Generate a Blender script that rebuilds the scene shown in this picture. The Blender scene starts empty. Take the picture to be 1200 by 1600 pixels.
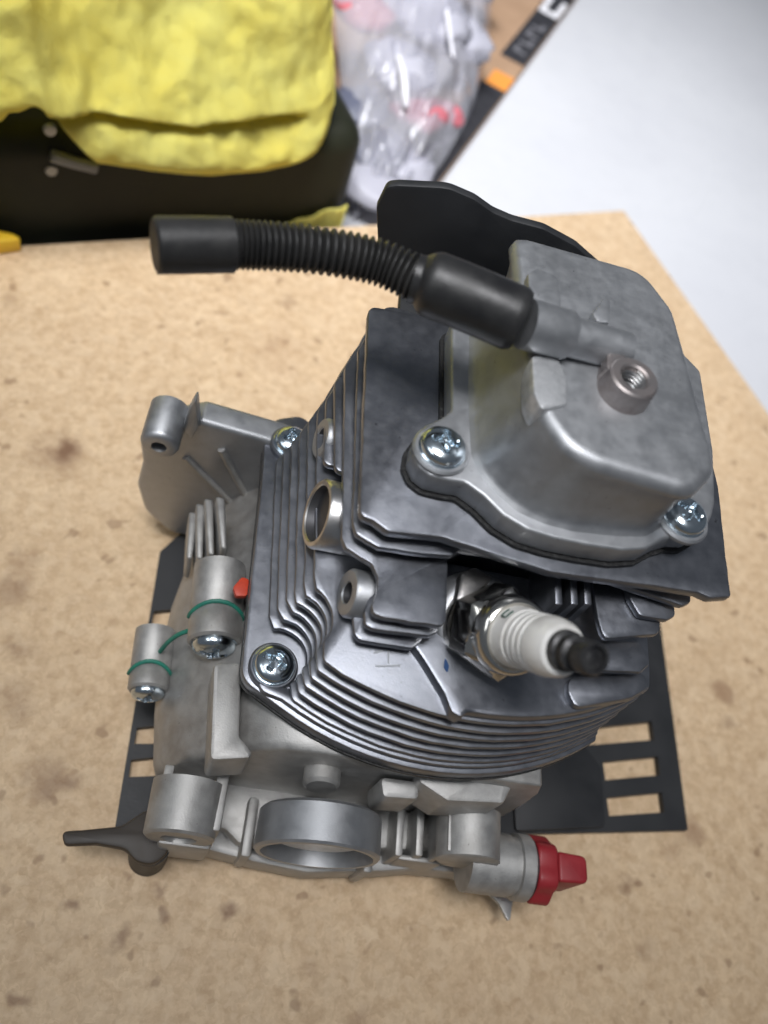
import bpy, bmesh, math, random
from mathutils import Vector, Matrix, noise
random.seed(7)
S = 0.001                                   # everything below is in millimetres

# ------------------------------------------------------------------ camera
F = 1295.0
RX, RY = (0.9574, 0.2121, 0.1957), None
def cross(a, b): return (a[1]*b[2]-a[2]*b[1], a[2]*b[0]-a[0]*b[2], a[0]*b[1]-a[1]*b[0])
def unit(a):
    l = math.sqrt(sum(v*v for v in a)); return tuple(v/l for v in a)
def ray(px, py): return (px-600.0, py-800.0, F)
NZ = unit(ray(172, 1616))                   # straight down, as the camera sees it
EX = unit(cross(NZ, cross(ray(575, 810), ray(1140, 930))))
if EX[0] < 0: EX = tuple(-v for v in EX)
EZ = tuple(-v for v in NZ)
EY = cross(EZ, EX)
CAM = (-65.2, -113.22, 239.82)
def wdir(px, py):
    r = ray(px, py)
    return tuple(sum(e[i]*r[i] for i in range(3)) for e in (EX, EY, EZ))
def pt(px, py, z):                          # where the sight line meets the level z
    d = wdir(px, py); t = (z-CAM[2])/d[2]
    return (CAM[0]+d[0]*t, CAM[1]+d[1]*t)
def pts(z, *l): return [pt(x, y, z) for x, y in l]
def ptp(px, py, o, n):                      # where it meets the plane through o with normal n
    d = wdir(px, py)
    t = sum((o[i]-CAM[i])*n[i] for i in range(3))/sum(d[i]*n[i] for i in range(3))
    return Vector((CAM[0]+d[0]*t, CAM[1]+d[1]*t, CAM[2]+d[2]*t))

scene = bpy.context.scene
cam_d = bpy.data.cameras.new('camera')
cam = bpy.data.objects.new('camera', cam_d)
scene.collection.objects.link(cam)
right = (EX[0], EY[0], EZ[0]); down = (EX[1], EY[1], EZ[1]); fwd = (EX[2], EY[2], EZ[2])
cam.matrix_world = Matrix(((right[0], -down[0], -fwd[0], CAM[0]*S),
                           (right[1], -down[1], -fwd[1], CAM[1]*S),
                           (right[2], -down[2], -fwd[2], CAM[2]*S), (0, 0, 0, 1)))
cam_d.sensor_fit = 'VERTICAL'; cam_d.sensor_height = 32.0
cam_d.lens = 32.0*F/1600.0
cam_d.clip_start = 0.005; cam_d.clip_end = 30.0
cam_d.dof.use_dof = True
cam_d.dof.focus_distance = 0.188
cam_d.dof.aperture_fstop = 9.0
scene.camera = cam

# ------------------------------------------------------------------ light
world = bpy.data.worlds.new('World'); scene.world = world
world.use_nodes = True
wn = world.node_tree.nodes['Background']
wn.inputs[0].default_value = (0.80, 0.88, 1.0, 1); wn.inputs[1].default_value = 0.13
def area(name, loc, target, sx, sy, power, col):
    l = bpy.data.lights.new(name, 'AREA'); l.shape = 'RECTANGLE'
    l.size = sx; l.size_y = sy; l.energy = power; l.color = col
    o = bpy.data.objects.new(name, l); scene.collection.objects.link(o)
    o.location = loc
    o.rotation_euler = (Vector(target)-Vector(loc)).to_track_quat('-Z', 'Y').to_euler()
    return o
key = area('ceiling_tube_light', (-0.22, -0.02, 1.15), (0.0, 0.36, 0), 0.6, 0.4, 2.8, (0.98, 0.98, 1.0))
key.data.spread = math.radians(48)
area('ceiling_tube_light', (-0.75, -0.25, 1.0), (0, 0, 0.05), 0.6, 0.22, 1.7, (0.93, 0.97, 1.0))
scene.view_settings.view_transform = 'Standard'
scene.view_settings.look = 'None'
scene.view_settings.exposure = 0.0
scene.view_settings.gamma = 1.0

# ------------------------------------------------------------------ materials
def mat(name, c1, c2=None, rough=0.5, rough2=None, metal=0.0, scale=60, bump=0.0, bscale=900, coat=0.0,
        detail=4.0, lo=0.35, hi=0.65, spec=None, speck=None, grime=None, gk=0.45):
    m = bpy.data.materials.new(name); m.use_nodes = True
    nt = m.node_tree; b = nt.nodes['Principled BSDF']
    b.inputs['Metallic'].default_value = metal
    b.inputs['Roughness'].default_value = rough
    b.inputs['Base Color'].default_value = (*c1, 1)
    if coat: b.inputs['Coat Weight'].default_value = coat; b.inputs['Coat Roughness'].default_value = 0.15
    if spec is not None: b.inputs['Specular IOR Level'].default_value = spec
    tc = nt.nodes.new('ShaderNodeTexCoord')
    if c2 or rough2 is not None:
        n = nt.nodes.new('ShaderNodeTexNoise'); n.inputs['Scale'].default_value = scale
        n.inputs['Detail'].default_value = detail; n.inputs['Roughness'].default_value = 0.6
        nt.links.new(tc.outputs['Object'], n.inputs['Vector'])
        mr = nt.nodes.new('ShaderNodeMapRange')
        mr.inputs['From Min'].default_value = lo; mr.inputs['From Max'].default_value = hi
        nt.links.new(n.outputs['Fac'], mr.inputs['Value'])
        if c2:
            mx = nt.nodes.new('ShaderNodeMix'); mx.data_type = 'RGBA'
            mx.inputs['A'].default_value = (*c1, 1); mx.inputs['B'].default_value = (*c2, 1)
            nt.links.new(mr.outputs['Result'], mx.inputs['Factor'])
            nt.links.new(mx.outputs['Result'], b.inputs['Base Color'])
        if rough2 is not None:
            mr2 = nt.nodes.new('ShaderNodeMapRange')
            mr2.inputs['To Min'].default_value = rough; mr2.inputs['To Max'].default_value = rough2
            nt.links.new(mr.outputs['Result'], mr2.inputs['Value'])
            nt.links.new(mr2.outputs['Result'], b.inputs['Roughness'])
    def overlay(scale, a0, a1, col, k):
        nn = nt.nodes.new('ShaderNodeTexNoise'); nn.inputs['Scale'].default_value = scale
        nn.inputs['Detail'].default_value = 7; nn.inputs['Roughness'].default_value = 0.65
        nt.links.new(tc.outputs['Object'], nn.inputs['Vector'])
        r = nt.nodes.new('ShaderNodeMapRange'); r.inputs['From Min'].default_value = a0; r.inputs['From Max'].default_value = a1
        r.inputs['To Max'].default_value = k
        nt.links.new(nn.outputs['Fac'], r.inputs['Value'])
        mx2 = nt.nodes.new('ShaderNodeMix'); mx2.data_type = 'RGBA'
        mx2.inputs['B'].default_value = (*col, 1)
        nt.links.new(r.outputs['Result'], mx2.inputs['Factor'])
        src = b.inputs['Base Color'].links[0].from_socket if b.inputs['Base Color'].links else None
        if src: nt.links.new(src, mx2.inputs['A'])
        else: mx2.inputs['A'].default_value = (*c1, 1)
        nt.links.new(mx2.outputs['Result'], b.inputs['Base Color'])
    if grime: overlay(90, 0.48, 0.75, grime, gk)
    if speck: overlay(520, 0.66, 0.74, speck, 0.85)
    if bump:
        n2 = nt.nodes.new('ShaderNodeTexNoise'); n2.inputs['Scale'].default_value = bscale
        n2.inputs['Detail'].default_value = 3
        nt.links.new(tc.outputs['Object'], n2.inputs['Vector'])
        bp = nt.nodes.new('ShaderNodeBump'); bp.inputs['Strength'].default_value = bump
        bp.inputs['Distance'].default_value = 0.0002
        nt.links.new(n2.outputs['Fac'], bp.inputs['Height'])
        nt.links.new(bp.outputs['Normal'], b.inputs['Normal'])
    return m

M = {}
M['fin'] = mat('dark_cast_aluminium', (0.195, 0.205, 0.23), (0.235, 0.245, 0.27), 0.34, 0.42, 0.92, 320, 0.14, 3000, detail=7, grime=(0.13, 0.135, 0.145), speck=(0.07, 0.07, 0.075), gk=0.14)
M['cover'] = mat('grey_cast_aluminium', (0.36, 0.37, 0.385), (0.42, 0.43, 0.445), 0.44, 0.54, 0.85, 300, 0.14, 3000, detail=7, grime=(0.28, 0.275, 0.27), speck=(0.14, 0.14, 0.14), gk=0.15)
M['case'] = mat('pale_cast_aluminium', (0.36, 0.355, 0.345), (0.46, 0.455, 0.44), 0.48, 0.62, 0.72, 260, 0.25, 2600, detail=6, grime=(0.22, 0.20, 0.175), speck=(0.16, 0.15, 0.14))
M['worn'] = mat('scraped_aluminium', (0.66, 0.67, 0.68), (0.42, 0.43, 0.44), 0.3, 0.5, 0.6, 420, 0.3, 1800)
M['machined'] = mat('machined_aluminium', (0.60, 0.60, 0.60), (0.48, 0.46, 0.44), 0.28, 0.4, 1.0, 200, 0.1, 2500)
M['boss'] = mat('stained_boss_metal', (0.46, 0.42, 0.41), (0.34, 0.30, 0.29), 0.35, 0.5, 0.9, 300)
M['zinc'] = mat('zinc_plated_steel', (0.66, 0.73, 0.78), (0.50, 0.58, 0.64), 0.14, 0.24, 1.0, 300)
M['chrome'] = mat('nickel_plated_steel', (0.66, 0.64, 0.60), (0.55, 0.53, 0.49), 0.12, 0.22, 1.0, 200)
M['dark'] = mat('painted_hole_shade', (0.10, 0.10, 0.105), None, 0.5, None, 0.8)  # dark colour stands in for the shade inside holes
M['ceramic'] = mat('white_porcelain', (0.74, 0.73, 0.70), (0.50, 0.48, 0.45), 0.28, 0.4, 0, 160, lo=0.45, hi=0.75, speck=(0.08, 0.07, 0.06))
M['blacksteel'] = mat('black_terminal', (0.022, 0.022, 0.024), (0.05, 0.05, 0.05), 0.35, 0.5, 0.3, 300)
M['rubber'] = mat('black_rubber', (0.012, 0.012, 0.013), (0.022, 0.022, 0.022), 0.36, 0.5, 0, 150, 0.15, 1200)
M['hose'] = mat('black_hose_rubber', (0.016, 0.016, 0.016), (0.028, 0.027, 0.026), 0.42, 0.55, 0, 150, 0.2, 1200)
M['plastic'] = mat('black_plastic', (0.011, 0.012, 0.014), (0.018, 0.019, 0.021), 0.5, 0.62, 0, 80, 0.2, 1400)
M['lever'] = mat('dark_brown_plastic', (0.030, 0.024, 0.019), (0.045, 0.036, 0.028), 0.5, 0.6, 0, 90)
M['scratch'] = mat('scratched_pale_metal', (0.50, 0.52, 0.54), None, 0.5, None, 0.2)
M['gasket'] = mat('black_gasket', (0.012, 0.012, 0.012), (0.05, 0.05, 0.05), 0.5, 0.7, 0, 1200, 0.8, 1500, lo=0.55, hi=0.75)
M['red'] = mat('red_plastic', (0.24, 0.012, 0.018), (0.30, 0.02, 0.026), 0.42, 0.52, 0, 150, 0.1, 1200)
M['green'] = mat('green_marker_paint', (0.015, 0.14, 0.10), (0.02, 0.20, 0.14), 0.5, None, 0, 200)
M['redpaint'] = mat('red_marker_paint', (0.50, 0.05, 0.015), (0.38, 0.03, 0.012), 0.5, None, 0, 300)
M['blue'] = mat('blue_marker_paint', (0.02, 0.06, 0.16), None, 0.4)
M['ink'] = mat('dark_green_ink', (0.01, 0.06, 0.04), None, 0.4)
M['towel'] = mat('yellow_terry_cloth', (0.82, 0.77, 0.235), (0.88, 0.78, 0.17), 0.95, None, 0, 24, 1.0, 600)
M['casing'] = mat('black_tool_plastic', (0.007, 0.008, 0.006), (0.022, 0.024, 0.014), 0.4, 0.6, 0, 16, spec=0.2)
M['greymetal'] = mat('grey_latch_metal', (0.25, 0.26, 0.27), None, 0.35, None, 0.6)
M['yellowplastic'] = mat('yellow_plastic', (0.75, 0.48, 0.03), None, 0.4)
M['bench'] = mat('white_bench_paint', (0.52, 0.53, 0.56), (0.55, 0.56, 0.585), 0.35, 0.45, 0, 7, grime=(0.44, 0.45, 0.48), gk=0.25)
M['card'] = mat('brown_cardboard', (0.30, 0.19, 0.115), (0.35, 0.225, 0.14), 0.85, None, 0, 60)
M['print'] = mat('black_print', (0.018, 0.018, 0.022), (0.03, 0.03, 0.035), 0.5, None, 0, 90)
M['orange'] = mat('orange_print', (0.70, 0.27, 0.05), None, 0.5)
M['white'] = mat('white_print', (0.72, 0.72, 0.75), None, 0.5)
M['greyprint'] = mat('grey_print', (0.14, 0.14, 0.155), None, 0.5)
M['bagred'] = mat('red_wrapped_goods', (0.50, 0.14, 0.17), None, 0.5)
M['bagblue'] = mat('dark_blue_goods', (0.10, 0.11, 0.16), None, 0.5)
M['bagwhite'] = mat('pale_goods', (0.40, 0.40, 0.46), None, 0.5)

def mdf_material():
    m = bpy.data.materials.new('raw_fibreboard'); m.use_nodes = True
    nt = m.node_tree; b = nt.nodes['Principled BSDF']; N = nt.nodes.new; L = nt.links.new
    tc = N('ShaderNodeTexCoord')
    def noise_ramp(scale, lo, hi, detail=4, rough=0.6, off=0.0):
        mp = N('ShaderNodeMapping'); mp.inputs['Location'].default_value = (off, off*0.7, 0)
        L(tc.outputs['Object'], mp.inputs['Vector'])
        n = N('ShaderNodeTexNoise'); n.inputs['Scale'].default_value = scale
        n.inputs['Detail'].default_value = detail; n.inputs['Roughness'].default_value = rough
        L(mp.outputs['Vector'], n.inputs['Vector'])
        r = N('ShaderNodeMapRange'); r.inputs['From Min'].default_value = lo; r.inputs['From Max'].default_value = hi
        L(n.outputs['Fac'], r.inputs['Value']); return r.outputs['Result']
    def mix(fac, a, bcol, k=1.0):
        mx = N('ShaderNodeMix'); mx.data_type = 'RGBA'
        mu = N('ShaderNodeMath'); mu.operation = 'MULTIPLY'; mu.inputs[1].default_value = k
        L(fac, mu.inputs[0]); L(mu.outputs[0], mx.inputs['Factor'])
        if isinstance(a, tuple): mx.inputs['A'].default_value = (*a, 1)
        else: L(a, mx.inputs['A'])
        mx.inputs['B'].default_value = (*bcol, 1)
        return mx.outputs['Result']
    c = mix(noise_ramp(45, 0.35, 0.65), (0.68, 0.505, 0.32), (0.62, 0.455, 0.285))
    c = mix(noise_ramp(260, 0.42, 0.62, 6, 0.65, 3), c, (0.45, 0.30, 0.17), 0.6)       # fibre flecks
    vm = N('ShaderNodeTexNoise'); vm.inputs['Scale'].default_value = 300; L(tc.outputs['Object'], vm.inputs['Vector'])
    va = N('ShaderNodeVectorMath'); va.operation = 'MULTIPLY_ADD'; va.inputs[1].default_value = (0.006, 0.006, 0.0)
    L(vm.outputs['Color'], va.inputs[0]); L(tc.outputs['Object'], va.inputs[2])
    for sc_, col, k in ((330, (0.42, 0.285, 0.165), 0.30), (210, (0.76, 0.60, 0.41), 0.28), (700, (0.36, 0.235, 0.13), 0.26)):
        vo = N('ShaderNodeTexVoronoi'); vo.inputs['Scale'].default_value = sc_; L(va.outputs[0], vo.inputs['Vector'])
        sp = N('ShaderNodeSeparateColor'); L(vo.outputs['Color'], sp.inputs[0])
        vr = N('ShaderNodeMapRange'); vr.inputs['From Min'].default_value = 0.45; vr.inputs['From Max'].default_value = 1.0
        L(sp.outputs[0], vr.inputs['Value'])
        c = mix(vr.outputs['Result'], c, col, k)
    c = mix(noise_ramp(330, 0.52, 0.70, 2, 0.5, 7), c, (0.66, 0.50, 0.33), 0.6)
    c = mix(noise_ramp(150, 0.66, 0.72, 2, 0.4, 11), c, (0.24, 0.14, 0.075), 0.55)      # dark chips
    c = mix(noise_ramp(38, 0.68, 0.76, 2, 0.5, 17), c, (0.24, 0.13, 0.07), 0.6)        # oil stains
    c = mix(noise_ramp(12, 0.58, 0.75, 3, 0.6, 23), c, (0.42, 0.27, 0.16), 0.45)
    wob = N('ShaderNodeTexNoise'); wob.inputs['Scale'].default_value = 120; wob.inputs['Detail'].default_value = 3
    L(tc.outputs['Object'], wob.inputs['Vector'])
    wv = N('ShaderNodeVectorMath'); wv.operation = 'MULTIPLY_ADD'
    wv.inputs[1].default_value = (0.012, 0.012, 0.0); L(wob.outputs['Color'], wv.inputs[0]); L(tc.outputs['Object'], wv.inputs[2])
    for (px, py, r, k) in ((97, 704, 5.5, 0.85), (90, 712, 12, 0.35), (15, 925, 9, 0.45), (40, 880, 6, 0.3), (75, 1218, 8, 0.55), (112, 1216, 4, 0.5), (30, 1010, 6, 0.35), (20, 1100, 8, 0.3),
                           (978, 1378, 3.2, 0.55), (1138, 1132, 4, 0.35), (118, 1425, 2.6, 0.6), (245, 1380, 3.2, 0.55), (358, 1420, 3.0, 0.7), (250, 1428, 2.5, 0.6), (188, 1465, 3.4, 0.55), (35, 1562, 3, 0.6), (700, 1000, 30, 0.0),
                           (20, 470, 6, 0.3), (450, 470, 5, 0.35), (340, 490, 3, 0.3), (1010, 1480, 5, 0.25)):
        x, y = pt(px, py, 0)
        ds = N('ShaderNodeVectorMath'); ds.operation = 'DISTANCE'
        ds.inputs[1].default_value = (x*S+0.006, y*S+0.006, 0.0); L(wv.outputs[0], ds.inputs[0])
        r2 = N('ShaderNodeMapRange'); r2.inputs['From Min'].default_value = r*S*0.25; r2.inputs['From Max'].default_value = r*S
        r2.inputs['To Min'].default_value = 1.0; r2.inputs['To Max'].default_value = 0.0
        L(ds.outputs['Value'], r2.inputs['Value'])
        c = mix(r2.outputs['Result'], c, (0.17, 0.085, 0.045), k)
    L(c, b.inputs['Base Color']); b.inputs['Roughness'].default_value = 0.62
    n2 = N('ShaderNodeTexNoise'); n2.inputs['Scale'].default_value = 500; L(tc.outputs['Object'], n2.inputs['Vector'])
    bp = N('ShaderNodeBump'); bp.inputs['Strength'].default_value = 0.25; bp.inputs['Distance'].default_value = 0.0004
    L(n2.outputs['Fac'], bp.inputs['Height']); L(bp.outputs['Normal'], b.inputs['Normal'])
    return m
M['mdf'] = mdf_material()

def bag_material():
    m = bpy.data.materials.new('clear_plastic_film'); m.use_nodes = True
    nt = m.node_tree; N = nt.nodes.new; L = nt.links.new
    b = nt.nodes['Principled BSDF']; out = nt.nodes['Material Output']
    b.inputs['Base Color'].default_value = (0.54, 0.54, 0.60, 1); b.inputs['Roughness'].default_value = 0.12
    tr = N('ShaderNodeBsdfTransparent'); tr.inputs[0].default_value = (0.93, 0.93, 0.97, 1)
    mx = N('ShaderNodeMixShader'); mx.inputs[0].default_value = 0.5
    L(tr.outputs[0], mx.inputs[1]); L(b.outputs[0], mx.inputs[2]); L(mx.outputs[0], out.inputs['Surface'])
    return m
M['film'] = bag_material()
M['glintfilm'] = mat('pale_fold_glint', (0.70, 0.70, 0.76), None, 0.15)  # pale colour stands in for the glints on the bag's folds

# ------------------------------------------------------------------ mesh helpers
def finish(name, bm, m, parent=None, smooth=40, label=None):
    bmesh.ops.recalc_face_normals(bm, faces=bm.faces)
    for v in bm.verts: v.co = v.co*S
    me = bpy.data.meshes.new(name); bm.to_mesh(me); bm.free()
    for p in me.polygons: p.use_smooth = True
    me.set_sharp_from_angle(angle=math.radians(smooth))
    me.materials.append(M[m] if isinstance(m, str) else m)
    o = bpy.data.objects.new(name, me); scene.collection.objects.link(o)
    if parent: o.parent = parent
    if label: o['label'] = label
    return o
def thing(o, label, cat, group=None):
    o['label'] = label; o['category'] = cat
    if group: o['group'] = group
    return o
def fillet(poly, seg=6):
    """poly: (x, y) or (x, y, r); returns an outline with rounded corners"""
    out = []; n = len(poly)
    for i, p in enumerate(poly):
        r = p[2] if len(p) > 2 else 0
        P = Vector(p[:2])
        if r <= 0: out.append((P.x, P.y)); continue
        A = Vector(poly[i-1][:2])-P; B = Vector(poly[(i+1) % n][:2])-P
        la, lb = A.length, B.length
        if la < 1e-6 or lb < 1e-6: out.append((P.x, P.y)); continue
        A /= la; B /= lb
        ang = A.angle(B)
        t = min(r/max(math.tan(ang/2), 1e-4), la*0.48, lb*0.48)
        a = P+A*t; b = P+B*t
        for k in range(seg+1):
            s = k/seg
            q = a*(1-s)**2+P*2*s*(1-s)+b*s*s
            out.append((q.x, q.y))
    return out
def wobble(outline, amp=0.16, step=2.5, seed=0.0):
    out = []; n = len(outline)
    for i, p in enumerate(outline):
        q = outline[(i+1) % n]; L = math.hypot(q[0]-p[0], q[1]-p[1]); m = max(1, int(L/step))
        for k in range(m):
            x = p[0]+(q[0]-p[0])*k/m; y = p[1]+(q[1]-p[1])*k/m
            out.append((x+amp*noise.noise(Vector((x*0.35, y*0.35, seed))), y+amp*noise.noise(Vector((x*0.35, y*0.35, seed+31.7)))))
    return out
def rd(l, r): return [(p[0], p[1], r) for p in l]
def add_prism(bm, outline, z0, z1, axis='Z'):
    def V(x, y, z):
        if axis == 'Z': return (x, y, z)
        if axis == 'Y': return (x, z, y)      # outline in x,z ; extruded along y
        return (z, x, y)                      # outline in y,z ; extruded along x
    a = [bm.verts.new(V(x, y, z0)) for x, y in outline]
    b = [bm.verts.new(V(x, y, z1)) for x, y in outline]
    n = len(a)
    bm.faces.new(a[::-1]); bm.faces.new(b)
    for i in range(n):
        bm.faces.new((a[i], a[(i+1) % n], b[(i+1) % n], b[i]))
def bev(bm, off, seg=2, ang=35):
    bmesh.ops.recalc_face_normals(bm, faces=bm.faces)
    es = [e for e in bm.edges if len(e.link_faces) == 2 and e.calc_face_angle(0) > math.radians(ang)]
    if es: bmesh.ops.bevel(bm, geom=es, offset=off, segments=seg, profile=0.5, affect='EDGES', clamp_overlap=True)
def prism(name, outline, z0, z1, m, parent, b=0.4, axis='Z', seg=2, label=None):
    bm = bmesh.new(); add_prism(bm, outline, z0, z1, axis)
    if b: bev(bm, b, seg)
    return finish(name, bm, m, parent, label=label)
def add_box(bm, x0, x1, y0, y1, z0, z1):
    add_prism(bm, [(x0, y0), (x1, y0), (x1, y1), (x0, y1)], z0, z1)
def frame_of(d):
    d = Vector(d).normalized()
    u = d.orthogonal().normalized(); return d, u, d.cross(u)
def add_lathe(bm, prof, o, d, n=40, cap=True):
    """prof: (distance along d, radius)"""
    d, u, v = frame_of(d); o = Vector(o); rings = []
    for t, r in prof:
        if r <= 1e-6: rings.append([bm.verts.new(o+d*t)])
        else: rings.append([bm.verts.new(o+d*t+(u*math.cos(2*math.pi*k/n)+v*math.sin(2*math.pi*k/n))*r) for k in range(n)])
    for A, B in zip(rings, rings[1:]):
        if len(A) == 1 and len(B) == 1: continue
        for k in range(n):
            k2 = (k+1) % n
            if len(A) == 1: bm.faces.new((A[0], B[k2], B[k]))
            elif len(B) == 1: bm.faces.new((A[k], A[k2], B[0]))
            else: bm.faces.new((A[k], A[k2], B[k2], B[k]))
    if cap:
        if len(rings[0]) > 2: bm.faces.new(rings[0][::-1])
        if len(rings[-1]) > 2: bm.faces.new(rings[-1])
def lathe(name, prof, o, d, m, parent, n=40, cap=True, label=None):
    bm = bmesh.new(); add_lathe(bm, prof, o, d, n, cap)
    return finish(name, bm, m, parent, label=label)
def path_points(ctrl, n):
    """Catmull-Rom through control points"""
    c = [Vector(p) for p in ctrl]; c = [c[0]*2-c[1]]+c+[c[-1]*2-c[-2]]; out = []
    segs = len(c)-3
    for i in range(n+1):
        t = i/n*segs; k = min(int(t), segs-1); s = t-k
        a, b, d, e = c[k:k+4]
        out.append(0.5*((2*b)+(d-a)*s+(2*a-5*b+4*d-e)*s*s+(3*b-a-3*d+e)*s**3))
    return out
def add_tube(bm, path, radii, n=24, cap=True):
    rings = []; u = None
    for i, p in enumerate(path):
        t = (path[min(i+1, len(path)-1)]-path[max(i-1, 0)]).normalized()
        if u is None: u = t.orthogonal().normalized()
        u = (u-t*u.dot(t)).normalized(); v = t.cross(u)
        r = radii(i/(len(path)-1)) if callable(radii) else radii
        rings.append([bm.verts.new(p+(u*math.cos(2*math.pi*k/n)+v*math.sin(2*math.pi*k/n))*r) for k in range(n)])
    for A, B in zip(rings, rings[1:]):
        for k in range(n): bm.faces.new((A[k], A[(k+1) % n], B[(k+1) % n], B[k]))
    if cap: bm.faces.new(rings[0][::-1]); bm.faces.new(rings[-1])
def tube(name, ctrl, r, m, parent, n=12, steps=24):
    bm = bmesh.new(); add_tube(bm, path_points(ctrl, steps), r, n)
    return finish(name, bm, m, parent)
def loft(bm, sections, closed_ends=True):
    rings = [[bm.verts.new(p) for p in s] for s in sections]; n = len(rings[0])
    for A, B in zip(rings, rings[1:]):
        for k in range(n): bm.faces.new((A[k], A[(k+1) % n], B[(k+1) % n], B[k]))
    if closed_ends: bm.faces.new(rings[0][::-1]); bm.faces.new(rings[-1])
def holed_plate(bm, outer, holes, z0, z1):
    es = []
    for loop in [outer]+holes:
        vs = [bm.verts.new((x, y, z0)) for x, y in loop]
        es += [bm.edges.new((vs[i], vs[(i+1) % len(vs)])) for i in range(len(vs))]
    bmesh.ops.triangle_fill(bm, use_beauty=True, use_dissolve=False, edges=es)
    r = bmesh.ops.extrude_face_region(bm, geom=list(bm.faces))
    bmesh.ops.translate(bm, verts=[v for v in r['geom'] if isinstance(v, bmesh.types.BMVert)], vec=(0, 0, z1-z0))
def polar(outline, c, n=96):
    """radius of a star-shaped outline in n directions"""
    res = []; m = len(outline)
    for k in range(n):
        a = 2*math.pi*k/n; d = Vector((math.cos(a), math.sin(a))); best = 0
        for i in range(m):
            p = Vector(outline[i])-Vector(c); q = Vector(outline[(i+1) % m])-Vector(c); e = q-p
            den = d.x*e.y-d.y*e.x
            if abs(den) < 1e-9: continue
            t = (p.x*e.y-p.y*e.x)/den; s = (p.x*d.y-p.y*d.x)/den
            if t > 0 and -1e-6 <= s <= 1+1e-6: best = max(best, t)
        res.append(best)
    return res

# ------------------------------------------------------------------ setting: bench and board
bm = bmesh.new(); add_box(bm, -1500, 1500, -900, 2300, -60, -16.5)
b = finish('bench', bm, 'bench'); b['kind'] = 'structure'; b['label'] = 'white painted bench top under the fibreboard'

c0 = Vector(pt(0, 385, 0)); c1 = Vector(pt(975, 328, 0)); c2 = Vector(pt(1200, 640, 0))
BU = (c1-c0).normalized(); BW = Vector((-BU.y, BU.x))         # along the back edge, and away behind it
Lx = (c0-c1).normalized(); Ry = (c2-c1).normalized()
corner = [c1, c1+Lx*620, c1+Lx*620-BW*620, c1-BW*620]
bm = bmesh.new(); add_prism(bm, [(p.x, p.y) for p in corner], -16, 0); bev(bm, 0.8, 2)
thing(finish('fibreboard', bm, 'mdf'), 'tan speckled fibreboard sheet lying under the engine', 'board')

# ------------------------------------------------------------------ the engine
eng = bpy.data.objects.new('engine', None); scene.collection.objects.link(eng)
thing(eng, 'small bare grey metal engine with cooling fins, spark plug and black breather hose', 'engine')
BOLT = (-46.6, -39.8)

def pan_screw(name, x, y, z, r, parent, d=(0, 0, 1), washer=0.0, turn=0.6):
    """domed screw head with a cross recess"""
    d, u, v = frame_of(d); o = Vector((x, y, z))
    bm = bmesh.new(); h = r*0.58; N = 48
    cu, su = math.cos(turn), math.sin(turn)
    ax = u*cu+v*su; ay = d.cross(ax)
    R = 20; rings = []
    rest = [(0, r*1.0), (h*0.30, r*1.0)]
    prof = []
    for k in range(R+1):
        q = k/R; rr = r*math.cos(q*math.pi/2)**0.9 if k < R else 0
        prof.append(rr)
    base = [[bm.verts.new(o+(ax*math.cos(2*math.pi*k/N)+ay*math.sin(2*math.pi*k/N))*rr+d*t) for k in range(N)] for t, rr in rest]
    rings = base
    for j in range(1, R+1):
        f = 1-j/R; rr = r*f
        ring = []
        for k in range(N):
            a = 2*math.pi*k/N
            px, py = rr*math.cos(a), rr*math.sin(a)
            zz = h*0.30+h*0.70*math.sqrt(max(0, 1-f*f))
            arm = 0.62*r; w = 0.13*r
            inx = max(0.0, min(1.0, (w-abs(py))/(0.05*r)+0.5)) if abs(px) < arm else 0
            iny = max(0.0, min(1.0, (w-abs(px))/(0.05*r)+0.5)) if abs(py) < arm else 0
            cut = max(inx, iny); mid = max(0.0, min(1.0, (0.28*r-rr)/(0.08*r)+0.5))
            depth = max(cut*(1-0.45*rr/arm), mid)*h*0.75
            ring.append(bm.verts.new(o+ax*px+ay*py+d*(zz-depth)) )
            if f == 0: break
        rings.append(ring)
    for A, B in zip(rings, rings[1:]):
        for k in range(N):
            if len(B) == 1: bm.faces.new((A[k], A[(k+1) % N], B[0]))
            else: bm.faces.new((A[k], A[(k+1) % N], B[(k+1) % N], B[k]))
    if washer:
        add_lathe(bm, [(-0.9, washer), (-0.15, washer), (0, washer-0.2), (0, r*0.5)], o, d, 40)
    return finish(name, bm, 'zinc', parent, smooth=30)

# --- cylinder: base flange and fins
CX, CY = -9.0, 14.0
def front_arc(R, x0, x1, n=18):
    return [(x0+(x1-x0)*k/n, CY-math.sqrt(max(0, R*R-(x0+(x1-x0)*k/n-CX)**2))) for k in range(n+1)]
def low_fin(i):
    R = 71.6-0.32*i
    xb = -48.4-(6-i)*1.25; xf = -44.0-(6-i)*1.2
    yb = 13.5
    r = 6.5+0.2*i
    a0 = math.radians(118); a1 = math.radians(-62+4.5*i)
    arc = [(BOLT[0]+r*math.cos(a0+(a1-a0)*k/14), BOLT[1]+r*math.sin(a0+(a1-a0)*k/14)) for k in range(15)]
    out = [(xb, yb, 3), (xf, -30.4+0.15*i, 2.0)]
    out += [(p[0], p[1], 0) for p in arc if p[0] > xf+0.5 or p[1] < BOLT[1]]
    fa = front_arc(R, -42.6+0.5*i, 33.0)
    out += [(fa[0][0], fa[0][1], 1.8)]+[(p[0], p[1], 0) for p in fa[1:-1]]+[(fa[-1][0], fa[-1][1], 3)]
    out += [(34.5, -20, 2), (36, 34, 4), (28, 46, 4), (-38, 46, 4), (-44, 28, 4)]
    return wobble(fillet(out, 5), 0.22, 2.5, i*3.1)
cyl = []
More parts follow.
